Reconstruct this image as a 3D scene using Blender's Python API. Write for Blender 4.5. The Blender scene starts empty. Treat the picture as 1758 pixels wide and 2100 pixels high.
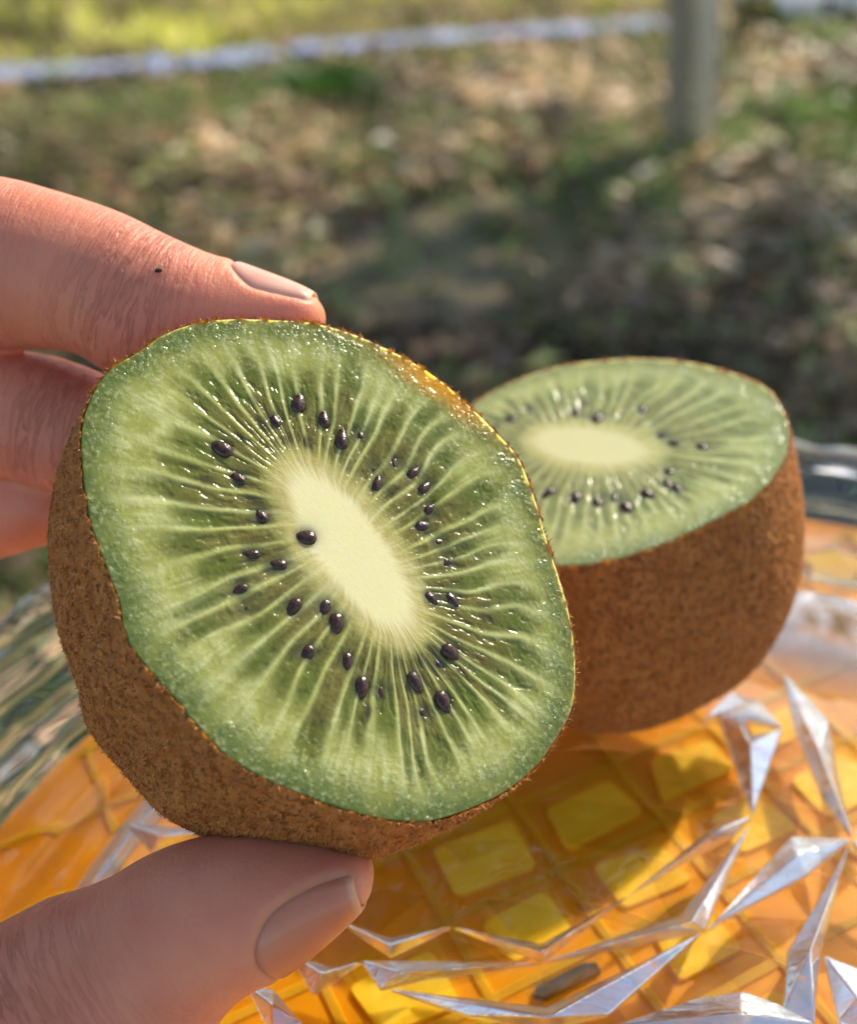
import bpy, bmesh, math, random
import numpy as np
from mathutils import Vector, Matrix, kdtree

random.seed(7)
rng = np.random.default_rng(7)
SC = bpy.context.scene
COL = SC.collection

# ------------------------------------------------------------------ camera, sky, sun, exposure
PITCH = math.radians(35.0)
CAM_H = 0.95
FPX = 2252.0                        # focal length in pixels of a 1758 x 2100 view of the place
cam_data = bpy.data.cameras.new('camera')
cam_data.sensor_fit = 'VERTICAL'
cam_data.sensor_height = 24.0
cam_data.sensor_width = 24.0
cam_data.lens = 12.0 / (1050.0 / FPX)
cam_data.clip_start = 0.005
cam_data.clip_end = 400.0
cam_data.dof.use_dof = True
cam_data.dof.focus_distance = 0.127
cam_data.dof.aperture_fstop = 9.6
cam = bpy.data.objects.new('camera', cam_data)
cam.location = (0, 0, CAM_H)
cam.rotation_euler = (math.pi / 2 - PITCH, 0, 0)
COL.objects.link(cam)
SC.camera = cam

SUN_AZ = math.radians(40)           # from straight ahead towards the right
SUN_EL = math.radians(38.5)
SUN = Vector((math.sin(SUN_AZ) * math.cos(SUN_EL), math.cos(SUN_AZ) * math.cos(SUN_EL), math.sin(SUN_EL)))
world = bpy.data.worlds.new('World')
SC.world = world
world.use_nodes = True
wn = world.node_tree
sky = wn.nodes.new('ShaderNodeTexSky')
sky.sky_type = 'NISHITA'
sky.sun_disc = False
sky.sun_elevation = SUN_EL
sky.sun_rotation = SUN_AZ
sky.air_density = 1.0
sky.dust_density = 0.7
wn.links.new(sky.outputs[0], wn.nodes['Background'].inputs[0])
wn.nodes['Background'].inputs[1].default_value = 0.15
sun_data = bpy.data.lights.new('sun', 'SUN')
sun_data.energy = 4.0
sun_data.angle = math.radians(0.53)
sun_data.color = (1.0, 0.93, 0.82)
sun = bpy.data.objects.new('sun', sun_data)
sun.rotation_euler = SUN.to_track_quat('Z', 'Y').to_euler()
COL.objects.link(sun)

vs = SC.view_settings
vs.view_transform = 'Standard'
vs.look = 'None'
vs.gamma = 1.0
vs.use_curve_mapping = False
vs.exposure = 0.55
vs.use_white_balance = True           # the photograph's warm daylight balance
vs.white_balance_temperature = 6950
vs.white_balance_tint = 10
cy = SC.cycles
cy.use_denoising = True
cy.max_bounces = 14
cy.transmission_bounces = 12
cy.transparent_max_bounces = 16
cy.sample_clamp_indirect = 6.0
cy.blur_glossy = 0.3

# ------------------------------------------------------------------ helpers
SP, CP = math.sin(PITCH), math.cos(PITCH)
CW = np.array([[1, 0, 0], [0, SP, CP], [0, -CP, SP]])      # camera axes in the world
CAMPOS = np.array([0, 0, CAM_H])

def to_world(v):
    return np.asarray(v, float) @ CW + CAMPOS

def dir_world(v):
    return np.asarray(v, float) @ CW

def rays(p):
    p = np.atleast_2d(np.asarray(p, float))
    return np.stack([(p[:, 0] - 879) / FPX, -(p[:, 1] - 1050) / FPX, -np.ones(len(p))], 1)

def at(px, py, depth):
    return to_world(rays([(px, py)])[0] * depth)

def on_plane(p, c, n):
    """points of the plane through c (world) with normal n seen in the direction of view points p"""
    r = rays(p) @ CW
    t = ((np.asarray(c) - CAMPOS) @ n) / (r @ n)
    return CAMPOS + r * t[:, None]

def on_z(p, z):
    return on_plane(p, (0, 0, z), np.array([0, 0, 1.0]))

def unit(v):
    v = np.asarray(v, float)
    return v / np.linalg.norm(v)

def vnoise(x, y, seed=0):
    """smooth value noise in 0..1, vectorised"""
    x = np.asarray(x, float); y = np.asarray(y, float)
    xi = np.floor(x).astype(np.int64); yi = np.floor(y).astype(np.int64)
    xf = x - xi; yf = y - yi
    def h(a, b):
        n = (a * 374761393 + b * 668265263 + seed * 982451653) & 0x7fffffff
        n = ((n ^ (n >> 13)) * 1274126177) & 0x7fffffff
        n = (n ^ (n >> 16)) & 0xffffff
        return n / float(0xffffff)
    u = xf * xf * (3 - 2 * xf); v = yf * yf * (3 - 2 * yf)
    return (h(xi, yi) * (1 - u) + h(xi + 1, yi) * u) * (1 - v) + (h(xi, yi + 1) * (1 - u) + h(xi + 1, yi + 1) * u) * v

def fbm(x, y, seed=0, octv=3):
    s = 0; a = 0.5; t = 0
    for k in range(octv):
        s = s + a * vnoise(x * 2 ** k, y * 2 ** k, seed + 17 * k); t += a; a *= 0.55
    return s / t

def sstep(a, b, x):
    t = np.clip((x - a) / (b - a), 0, 1)
    return t * t * (3 - 2 * t)

def lin(r, g, b):
    def f(c):
        c /= 255.0
        return c / 12.92 if c <= 0.04045 else ((c + 0.055) / 1.055) ** 2.4
    return np.array([f(r), f(g), f(b)])

def tag(o, label=None, cat=None, group=None, kind=None):
    if label: o['label'] = label
    if cat: o['category'] = cat
    if group: o['group'] = group
    if kind: o['kind'] = kind
    return o

def empty(name, loc):
    o = bpy.data.objects.new(name, None)
    o.location = Vector(loc)
    o.empty_display_size = 0.01
    COL.objects.link(o)
    return o

def put(name, me, mat=None, parent=None, smooth=True):
    """links a mesh given in world coordinates as one object, its origin at its parent"""
    o = bpy.data.objects.new(name, me)
    if mat is not None and not me.materials:
        me.materials.append(mat)
    COL.objects.link(o)
    if parent is not None:
        o.parent = parent
        root = Vector((0, 0, 0)); q = parent
        while q is not None:
            root += q.location; q = q.parent
        me.transform(Matrix.Translation(-root))
    if smooth:
        me.polygons.foreach_set('use_smooth', [True] * len(me.polygons))
    return o

def mesh_of(name, verts, faces):
    me = bpy.data.meshes.new(name)
    me.from_pydata([tuple(v) for v in np.asarray(verts, float).tolist()], [], faces)
    me.update()
    return me

def mesh_np(name, verts, quads):
    """fast mesh of quads (n,4)"""
    verts = np.asarray(verts, np.float32); quads = np.asarray(quads, np.int32)
    me = bpy.data.meshes.new(name)
    k = quads.shape[1]
    me.vertices.add(len(verts)); me.vertices.foreach_set('co', verts.ravel())
    me.loops.add(quads.size); me.loops.foreach_set('vertex_index', quads.ravel())
    me.polygons.add(len(quads))
    me.polygons.foreach_set('loop_start', np.arange(0, quads.size, k, dtype=np.int32))
    me.polygons.foreach_set('loop_total', np.full(len(quads), k, np.int32))
    me.update(calc_edges=True); me.validate()
    return me

def grid_quads(nr, nc, closed=True, base=0):
    i = np.arange(nr - 1)[:, None]; j = np.arange(nc if closed else nc - 1)[None, :]
    j2 = (j + 1) % nc
    a = i * nc + j; b = i * nc + j2; c = (i + 1) * nc + j2; d = (i + 1) * nc + j
    return np.stack([a, b, c, d], -1).reshape(-1, 4) + base

def colour_attr(me, cols, name='Col'):
    at_ = me.color_attributes.new(name, 'FLOAT_COLOR', 'POINT')
    c = np.ones((len(cols), 4), np.float32); c[:, :3] = cols
    at_.data.foreach_set('color', c.ravel())

def float_attr(me, vals, name):
    a = me.attributes.new(name, 'FLOAT', 'POINT')
    a.data.foreach_set('value', np.asarray(vals, np.float32))

class NT:
    """small node-tree writer"""
    def __init__(self, name):
        self.m = bpy.data.materials.new(name)
        self.m.use_nodes = True
        self.t = self.m.node_tree
        self.p = self.t.nodes['Principled BSDF']
        self.out = self.t.nodes['Material Output']
    def n(self, typ, **kw):
        nd = self.t.nodes.new(typ)
        for k, v in kw.items():
            setattr(nd, k, v)
        return nd
    def l(self, a, b):
        self.t.links.new(a, b)
    def noise(self, scale, detail=3, rough=0.55, vec=None, dist=0.0):
        nd = self.n('ShaderNodeTexNoise')
        nd.inputs['Scale'].default_value = scale
        nd.inputs['Detail'].default_value = detail
        nd.inputs['Roughness'].default_value = rough
        nd.inputs['Distortion'].default_value = dist
        if vec is not None: self.l(vec, nd.inputs['Vector'])
        return nd
    def coords(self, which='Object'):
        return self.n('ShaderNodeTexCoord').outputs[which]
    def mapped(self, scale, which='Object', rot=(0, 0, 0)):
        mp = self.n('ShaderNodeMapping')
        mp.inputs['Scale'].default_value = scale
        mp.inputs['Rotation'].default_value = rot
        self.l(self.coords(which), mp.inputs['Vector'])
        return mp.outputs[0]
    def ramp(self, fac, stops):
        r = self.n('ShaderNodeValToRGB')
        el = r.color_ramp.elements
        while len(el) < len(stops): el.new(0.5)
        for e, (p, c) in zip(el, stops):
            e.position = p
            e.color = (*c, 1) if len(c) == 3 else c
        self.l(fac, r.inputs[0])
        return r.outputs[0]
    def mix(self, fac, a, b, mode='MIX'):
        nd = self.n('ShaderNodeMix', data_type='RGBA', blend_type=mode)
        for s, v in ((nd.inputs[0], fac), (nd.inputs[6], a), (nd.inputs[7], b)):
            if hasattr(v, 'links') or isinstance(v, bpy.types.NodeSocket): self.l(v, s)
            elif isinstance(v, (int, float)): s.default_value = v
            else: s.default_value = (*v, 1)
        return nd.outputs[2]
    def math(self, op, a, b=None):
        nd = self.n('ShaderNodeMath', operation=op)
        for s, v in zip(nd.inputs, (a, b)):
            if v is None: continue
            if isinstance(v, bpy.types.NodeSocket): self.l(v, s)
            else: s.default_value = v
        return nd.outputs[0]
    def bump(self, height, dist, strength=1.0, normal=None):
        b = self.n('ShaderNodeBump')
        b.inputs['Distance'].default_value = dist
        b.inputs['Strength'].default_value = strength
        self.l(height, b.inputs['Height'])
        if normal is not None: self.l(normal, b.inputs['Normal'])
        return b.outputs[0]
    def set(self, **kw):
        for k, v in kw.items():
            k = k.replace('_', ' ')
            s = self.p.inputs[k]
            if isinstance(v, bpy.types.NodeSocket): self.l(v, s)
            elif isinstance(v, (tuple, list, np.ndarray)) and len(v) == 3 and s.type == 'RGBA': s.default_value = (*v, 1)
            else: s.default_value = v
        return self.m

# ------------------------------------------------------------------ materials
def mat_flesh():
    t = NT('kiwi_flesh')
    a = t.n('ShaderNodeAttribute', attribute_name='Col')
    n1 = t.noise(900, 3, 0.6, t.coords())
    col = t.mix(t.math('MULTIPLY', n1.outputs[0], 0.5), a.outputs['Color'], lin(128, 136, 84), 'SOFT_LIGHT')
    n2 = t.noise(1900, 2, 0.6, t.coords())
    n3 = t.noise(5200, 2, 0.6, t.coords())
    wet = t.n('ShaderNodeAttribute', attribute_name='grain')
    nrm = t.bump(t.math('MULTIPLY', n2.outputs[0], wet.outputs['Fac']), 0.00034, 0.6)
    nrm = t.bump(n3.outputs[0], 0.00005, 0.5, nrm)
    t.set(Base_Color=col, Roughness=0.2, Normal=nrm, IOR=1.38, Subsurface_Weight=0.8, Subsurface_Scale=0.0048)
    t.p.inputs['Subsurface Radius'].default_value = (1.0, 0.8, 0.16)
    t.p.inputs['Specular IOR Level'].default_value = 0.6
    return t.m

def mat_kiwi_skin():
    t = NT('kiwi_skin')
    n1 = t.noise(420, 4, 0.62, t.coords())
    n2 = t.noise(1150, 3, 0.6, t.coords(), 0.6)
    n3 = t.noise(95, 3, 0.5, t.coords())
    base = t.ramp(n1.outputs[0], [(0.3, lin(178, 102, 52)), (0.52, lin(212, 134, 68)), (0.75, lin(230, 160, 86))])
    flecks = t.ramp(n2.outputs[0], [(0.41, (1, 1, 1)), (0.50, (0, 0, 0))])
    col = t.mix(flecks, base, lin(128, 74, 32))
    col = t.mix(t.ramp(n3.outputs[0], [(0.35, (0, 0, 0)), (0.75, (0.5, 0.5, 0.5))]), col, lin(190, 116, 48))
    nrm = t.bump(n2.outputs[0], 0.0007, 0.9)
    t.set(Base_Color=col, Roughness=0.75, Normal=nrm)
    t.p.inputs['Specular IOR Level'].default_value = 0.25
    tr = t.n('ShaderNodeBsdfTranslucent')
    tr.inputs[0].default_value = (*lin(250, 170, 50), 1)
    mx = t.n('ShaderNodeMixShader'); mx.inputs[0].default_value = 0.28
    t.l(t.p.outputs[0], mx.inputs[1]); t.l(tr.outputs[0], mx.inputs[2])
    t.l(mx.outputs[0], t.out.inputs[0])
    return t.m

def mat_fuzz():
    t = NT('kiwi_fuzz')
    n1 = t.noise(700, 2, 0.5, t.coords())
    col = t.ramp(n1.outputs[0], [(0.3, lin(140, 84, 38)), (0.6, lin(204, 138, 70)), (0.8, lin(222, 164, 92))])
    return t.set(Base_Color=col, Roughness=0.6)

def mat_seed():
    t = NT('kiwi_seed')
    n1 = t.noise(1800, 3, 0.6, t.coords())
    col = t.ramp(n1.outputs[0], [(0.3, lin(32, 20, 16)), (0.7, lin(88, 58, 42))])
    return t.set(Base_Color=col, Roughness=0.26, Normal=t.bump(n1.outputs[0], 0.0002, 0.5))

def mat_hand():
    t = NT('hand_skin')
    al = t.n('ShaderNodeAttribute', attribute_name='along')
    ro = t.n('ShaderNodeAttribute', attribute_name='round')
    jo = t.n('ShaderNodeAttribute', attribute_name='joint')
    cmb = t.n('ShaderNodeCombineXYZ')
    t.l(t.math('MULTIPLY', al.outputs['Fac'], 1250.0), cmb.inputs[0])
    t.l(t.math('MULTIPLY', ro.outputs['Fac'], 1.5), cmb.inputs[1])
    t.l(t.math('MULTIPLY', al.outputs['Fac'], 40.0), cmb.inputs[2])
    wr = t.noise(1.0, 3, 0.5, cmb.outputs[0], 0.35)
    cm2 = t.n('ShaderNodeCombineXYZ')
    t.l(t.math('MULTIPLY', al.outputs['Fac'], 2600.0), cm2.inputs[0])
    t.l(t.math('MULTIPLY', ro.outputs['Fac'], 9.0), cm2.inputs[1])
    fr = t.noise(1.0, 2, 0.5, cm2.outputs[0], 0.3)
    pores = t.noise(2300, 2, 0.6, t.coords())
    big = t.noise(70, 3, 0.5, t.coords())
    mid = t.noise(260, 3, 0.5, t.coords())
    col = t.ramp(big.outputs[0], [(0.3, lin(216, 134, 102)), (0.55, lin(228, 150, 118)), (0.75, lin(230, 140, 110))])
    col = t.mix(t.ramp(mid.outputs[0], [(0.45, (0, 0, 0)), (0.75, (0.35, 0.35, 0.35))]), col, lin(214, 126, 104))
    col = t.mix(t.math('MULTIPLY', jo.outputs['Fac'], 0.4), col, lin(206, 120, 100))
    wcol = t.ramp(wr.outputs[0], [(0.3, (0.72, 0.6, 0.56)), (0.45, (1, 1, 1))])
    col = t.mix(t.math('MULTIPLY', jo.outputs['Fac'], 0.4), col, wcol, 'MULTIPLY')
    h1 = t.math('MULTIPLY', wr.outputs[0], t.math('ADD', jo.outputs['Fac'], 0.12))
    crease = t.ramp(wr.outputs[0], [(.40, (1, 1, 1)), (.455, (0, 0, 0)), (.51, (1, 1, 1))])
    h1 = t.math('ADD', h1, t.math('MULTIPLY', crease, t.math('MULTIPLY', t.math('ADD', jo.outputs['Fac'], .04), .35)))
    nrm = t.bump(h1, 0.00055, 0.8)
    nrm = t.bump(fr.outputs[0], 0.00013, 0.5, nrm)
    nrm = t.bump(pores.outputs[0], 0.00014, 0.6, nrm)
    col = t.mix(t.math('MULTIPLY', t.math('SUBTRACT', 1.0, crease), t.math('MULTIPLY', jo.outputs['Fac'], .35)), col, lin(150, 76, 60))
    t.set(Base_Color=col, Roughness=0.46, Normal=nrm, Subsurface_Weight=0.85, Subsurface_Scale=0.0038)
    t.p.inputs['Subsurface Radius'].default_value = (1.0, 0.32, 0.16)
    t.p.inputs['Specular IOR Level'].default_value = 0.4
    return t.m

def mat_nail(c1, c2, c3):
    t = NT('fingernail')
    n1 = t.noise(160, 2, 0.5, t.mapped((1, 1, 1)))
    tip = t.n('ShaderNodeAttribute', attribute_name='tip')
    col = t.ramp(n1.outputs[0], [(0.3, c1), (0.7, c2)])
    col = t.mix(tip.outputs['Fac'], col, c3)
    return t.set(Base_Color=col, Roughness=0.3, Subsurface_Weight=0.5, Subsurface_Scale=0.002)

def mat_glass(name='clear_crystal'):
    t = NT(name)
    g = t.n('ShaderNodeBsdfGlass')
    g.inputs['IOR'].default_value = 1.5
    g.inputs['Roughness'].default_value = 0.0
    t.l(g.outputs[0], t.out.inputs[0])
    return t.m

def mat_pane():
    t = NT('clear_crystal_pane')
    f = t.n('ShaderNodeFresnel'); f.inputs['IOR'].default_value = 1.5
    g = t.n('ShaderNodeNewGeometry')
    n1 = t.noise(70, 2, .5, t.coords())
    nrm = t.bump(n1.outputs[0], .004, .12)
    t.l(nrm, f.inputs['Normal'])
    fac = t.math('MULTIPLY', f.outputs[0], t.math('SUBTRACT', 1.0, g.outputs['Backfacing']))
    tr = t.n('ShaderNodeBsdfTransparent'); tr.inputs[0].default_value = (.985, .985, .97, 1)
    gl = t.n('ShaderNodeBsdfGlossy'); gl.inputs['Roughness'].default_value = .015
    t.l(nrm, gl.inputs['Normal'])
    vo = t.n('ShaderNodeTexVoronoi'); vo.inputs['Scale'].default_value = 62; t.l(t.coords(), vo.inputs['Vector'])
    rf = t.n('ShaderNodeBsdfRefraction'); rf.inputs['IOR'].default_value = 1.5; rf.inputs['Roughness'].default_value = 0.0
    t.l(t.bump(vo.outputs['Distance'], .012, .42), rf.inputs['Normal'])
    m0 = t.n('ShaderNodeMixShader'); m0.inputs[0].default_value = .16
    t.l(tr.outputs[0], m0.inputs[1]); t.l(rf.outputs[0], m0.inputs[2])
    mx = t.n('ShaderNodeMixShader')
    t.l(fac, mx.inputs[0]); t.l(m0.outputs[0], mx.inputs[1]); t.l(gl.outputs[0], mx.inputs[2])
    t.l(mx.outputs[0], t.out.inputs[0])
    return t.m

def mat_facet():
    t = NT('cut_crystal_facet')
    n1 = t.noise(150, 4, 0.6, t.mapped((1, 4, 1)), 1.2)
    nrm = t.bump(n1.outputs[0], 0.0012, 0.13)
    g = t.n('ShaderNodeBsdfTransparent'); g.inputs['Color'].default_value = (.97, .97, .97, 1)
    s = t.n('ShaderNodeBsdfGlossy'); s.inputs['Roughness'].default_value = 0.05
    s.inputs['Color'].default_value = (1, 1, 1, 1)
    t.l(nrm, s.inputs['Normal'])
    mx = t.n('ShaderNodeMixShader')
    t.l(t.ramp(n1.outputs[0], [(.30, (.34, .34, .34)), (.60, (.78, .78, .78))]), mx.inputs[0])
    t.l(g.outputs[0], mx.inputs[1]); t.l(s.outputs[0], mx.inputs[2])
    t.l(mx.outputs[0], t.out.inputs[0])
    return t.m

def mat_simple(name, c1, c2, scale, rough, bump=0.0, detail=3, mapscale=(1, 1, 1)):
    t = NT(name)
    n1 = t.noise(scale, detail, 0.55, t.mapped(mapscale))
    col = t.ramp(n1.outputs[0], [(0.3, c1), (0.7, c2)])
    t.set(Base_Color=col, Roughness=rough)
    if bump: t.l(t.bump(n1.outputs[0], bump, 0.6), t.p.inputs['Normal'])
    return t.m

def mat_leafy(name, stops):
    """foliage: colour by per-face random attribute, a little light passes through"""
    t = NT(name)
    a = t.n('ShaderNodeAttribute', attribute_name='Col')
    t.set(Base_Color=a.outputs['Color'], Roughness=0.5)
    tr = t.n('ShaderNodeBsdfTranslucent'); t.l(a.outputs['Color'], tr.inputs[0])
    mx = t.n('ShaderNodeMixShader'); mx.inputs[0].default_value = 0.35
    t.l(t.p.outputs[0], mx.inputs[1]); t.l(tr.outputs[0], mx.inputs[2])
    t.l(mx.outputs[0], t.out.inputs[0])
    return t.m

M_FLESH, M_SKIN, M_FUZZ, M_SEED = mat_flesh(), mat_kiwi_skin(), mat_fuzz(), mat_seed()
M_HAND, M_NAIL, M_GLASS, M_FACET, M_PANE = mat_hand(), mat_nail(lin(226, 156, 134), lin(236, 176, 154), lin(238, 198, 164)), mat_glass(), mat_facet(), mat_pane()

# ------------------------------------------------------------------ setting: ground, litter, grass
def build_ground():
    t = NT('garden_soil')
    co = t.coords()
    n1 = t.noise(1.1, 5, 0.6, co); n2 = t.noise(7, 5, 0.65, co); n3 = t.noise(40, 3, 0.6, co)
    col = t.ramp(n2.outputs[0], [(0.3, (0.07, 0.05, 0.032)), (0.5, (0.15, 0.105, 0.066)), (0.72, (0.28, 0.2, 0.125))])
    col = t.mix(t.ramp(n1.outputs[0], [(0.45, (0, 0, 0)), (0.62, (0.7, 0.7, 0.7))]), col, (0.19, 0.20, 0.06))
    t.set(Base_Color=col, Roughness=0.9, Normal=t.bump(n3.outputs[0], 0.03, 0.7))
    n = 121
    xs = np.linspace(-1, 1, n); g = np.sign(xs) * np.abs(xs) ** 2.6 * 150
    X, Y = np.meshgrid(g, g + 2.5)
    Z = (fbm(X * 1.6 + 50, Y * 1.6 + 50, 3) - 0.5) * 0.09 * np.exp(-((X ** 2 + (Y - 2.5) ** 2) / 400))
    me = mesh_np('ground', np.stack([X, Y, Z], -1).reshape(-1, 3), grid_quads(n, n, False))
    o = put('ground', me, t.m)
    tag(o, kind='structure')

def blade_mesh(name, P, D, S, length, width, cols):
    """many small two-segment blades: P base, D direction, S side"""
    n = len(P)
    L = length[:, None]; Wd = width[:, None]
    bend = np.stack([rng.normal(0, .25, n), rng.normal(0, .25, n), -np.abs(rng.normal(.1, .15, n))], 1) * L
    v = np.stack([P - S * Wd, P + S * Wd, P + D * L * .55 + S * Wd * .8, P + D * L * .55 - S * Wd * .8,
                  P + D * L + bend + S * Wd * .12, P + D * L + bend - S * Wd * .12], 1).reshape(-1, 3)
    b = (np.arange(n) * 6)[:, None]
    q = np.concatenate([b + [0, 1, 2, 3], b + [3, 2, 4, 5]], 0)
    me = mesh_np(name, v, q)
    colour_attr(me, np.repeat(cols, 6, 0))
    return me

M_LEAFY = mat_leafy('leaf_and_grass', None)

def shade_xy(n, y0, y1, spread=0.85, pad=0.9):
    y = y0 + (y1 - y0) * rng.random(n)
    x = (rng.random(n) * 2 - 1) * (y * spread + pad)
    return x, y

def strip_y(x):
    """the line of the plastic strip on the ground: y for each x"""
    return 4.42 + 0.30 * x

def build_litter():
    # fallen leaves: bent little quads lying on the soil
    n = 46000
    x, y = shade_xy(n, 0.3, 6.8)
    lit = fbm(x * 1.3 + 9, y * 1.3 + 4, 21)
    keep = (lit > 0.32)
    x, y = x[keep], y[keep]; n = len(x)
    r = 0.014 + 0.024 * rng.random(n) ** 2
    ang = rng.random(n) * 2 * math.pi
    tilt = rng.normal(0, 0.35, n)
    ux = np.stack([np.cos(ang), np.sin(ang), np.sin(tilt) * 0.6], 1)
    uy = np.stack([-np.sin(ang), np.cos(ang), rng.normal(0, .25, n)], 1)
    P = np.stack([x, y, 0.02 + 0.025 * rng.random(n)], 1)
    R = r[:, None]
    curl = np.array([0, 0, 1.0]) * R * (0.2 + 0.5 * rng.random(n))[:, None]
    v = np.stack([P - ux * R * 1.3, P - uy * R * .6 + curl, P + ux * R * 1.4 + curl * .6, P + uy * R * .6 + curl], 1).reshape(-1, 3)
    q = (np.arange(n) * 4)[:, None] + np.array([0, 1, 2, 3])
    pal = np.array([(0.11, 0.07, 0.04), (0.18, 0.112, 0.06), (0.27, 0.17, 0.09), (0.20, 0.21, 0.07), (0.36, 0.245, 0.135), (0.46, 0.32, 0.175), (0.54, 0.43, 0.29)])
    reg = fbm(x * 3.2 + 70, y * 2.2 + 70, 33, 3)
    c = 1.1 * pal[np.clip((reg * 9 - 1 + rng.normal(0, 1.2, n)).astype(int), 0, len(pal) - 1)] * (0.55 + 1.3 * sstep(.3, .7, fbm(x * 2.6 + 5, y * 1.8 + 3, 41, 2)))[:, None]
    sun_flecks = rng.random(n) < .022; c[sun_flecks] = np.array([(.72, .66, .40), (.62, .68, .28), (.8, .76, .66)])[rng.integers(0, 3, sun_flecks.sum())]  # scattered very pale leaves, coloured in as flecks of sunlight
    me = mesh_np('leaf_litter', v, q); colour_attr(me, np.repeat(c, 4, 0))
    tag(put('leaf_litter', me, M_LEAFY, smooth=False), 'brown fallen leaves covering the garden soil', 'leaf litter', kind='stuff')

def build_grass():
    n = 165000
    x, y = shade_xy(n, 0.3, 8.5)
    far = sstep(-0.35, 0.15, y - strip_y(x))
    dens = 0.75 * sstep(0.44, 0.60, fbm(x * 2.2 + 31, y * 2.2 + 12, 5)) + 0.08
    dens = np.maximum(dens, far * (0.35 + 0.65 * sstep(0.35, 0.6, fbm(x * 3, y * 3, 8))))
    keep = rng.random(n) < dens
    x, y, far = x[keep], y[keep], far[keep]; n = len(x)
    P = np.stack([x, y, np.full(n, -0.01)], 1)
    a = rng.random(n) * 6.283
    D = np.stack([rng.normal(0, .45, n), rng.normal(0, .45, n), np.ones(n)], 1); D /= np.linalg.norm(D, axis=1)[:, None]
    S = np.stack([np.cos(a), np.sin(a), np.zeros(n)], 1)
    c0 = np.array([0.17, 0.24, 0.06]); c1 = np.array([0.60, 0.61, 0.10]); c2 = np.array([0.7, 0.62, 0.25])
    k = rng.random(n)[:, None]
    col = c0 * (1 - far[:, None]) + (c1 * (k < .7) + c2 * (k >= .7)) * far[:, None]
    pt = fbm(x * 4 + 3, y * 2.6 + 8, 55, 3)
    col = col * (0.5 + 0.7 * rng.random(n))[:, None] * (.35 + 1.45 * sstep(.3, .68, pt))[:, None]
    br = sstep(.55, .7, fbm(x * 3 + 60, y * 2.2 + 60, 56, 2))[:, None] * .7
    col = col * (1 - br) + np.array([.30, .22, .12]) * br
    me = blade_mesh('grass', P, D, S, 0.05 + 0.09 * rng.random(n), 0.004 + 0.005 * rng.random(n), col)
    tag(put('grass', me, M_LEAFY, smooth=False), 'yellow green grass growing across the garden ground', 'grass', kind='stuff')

def clump(name, label, px, py, n, size, height, c0, c1, cat='plant', broad=1.0):
    """a low leafy plant standing on the ground"""
    p = on_z([(px, py)], 0.0)[0]
    root = empty(name, p)
    a = rng.random(n) * 6.283; r = np.sqrt(rng.random(n)) * size * .5
    P = np.stack([p[0] + np.cos(a) * r, p[1] + np.sin(a) * r, np.zeros(n)], 1)
    D = np.stack([np.cos(a) * .7 * rng.random(n), np.sin(a) * .7 * rng.random(n), np.full(n, .8)], 1)
    D /= np.linalg.norm(D, axis=1)[:, None]
    b = a + 1.57
    S = np.stack([np.cos(b), np.sin(b), np.zeros(n)], 1)
    k = rng.random(n)[:, None]
    me = blade_mesh('leaves', P, D, S, height * (.5 + .6 * rng.random(n)), (.006 + .008 * rng.random(n)) * broad, np.array(c0) * (1 - k) + np.array(c1) * k)
    put('leaves', me, M_LEAFY, root, smooth=False)
    tag(root, label, cat, 'low green plants in the leaf litter')

def ribbon(name, label, pts, width, mat, cat, amp=0.02, seed=1):
    """crumpled plastic sheet laid along a line on the ground, with thickness"""
    pts = np.array(pts, float); n = 90; m = 9
    t = np.linspace(0, len(pts) - 1, n)
    c = np.stack([np.interp(t, range(len(pts)), pts[:, k]) for k in (0, 1)], 1)
    d = np.gradient(c, axis=0); d /= np.linalg.norm(d, axis=1)[:, None]
    nr = np.stack([-d[:, 1], d[:, 0]], 1)
    s = np.linspace(-.5, .5, m)
    jag = 1 + 1.1 * (vnoise(t * 9, t * 0, seed) - .5)
    XY = c[:, None] + nr[:, None] * (s * width)[None, :, None] * jag[:, None, None]
    Z = 0.042 + amp * (vnoise(t[:, None] * 14 + 0 * s, s[None] * 6 + 0 * t[:, None] + 30, seed) * 2) + amp * 1.2 * (1 - (2 * s[None]) ** 2)
    top = np.concatenate([XY, Z[..., None]], 2).reshape(-1, 3)
    bot = top - [0, 0, .004]
    q = grid_quads(n, m, False)
    qb = q[:, ::-1] + len(top)
    me = mesh_np(name, np.concatenate([top, bot]), np.concatenate([q, qb]))
    tag(put(name, me, mat), label, cat)

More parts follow.
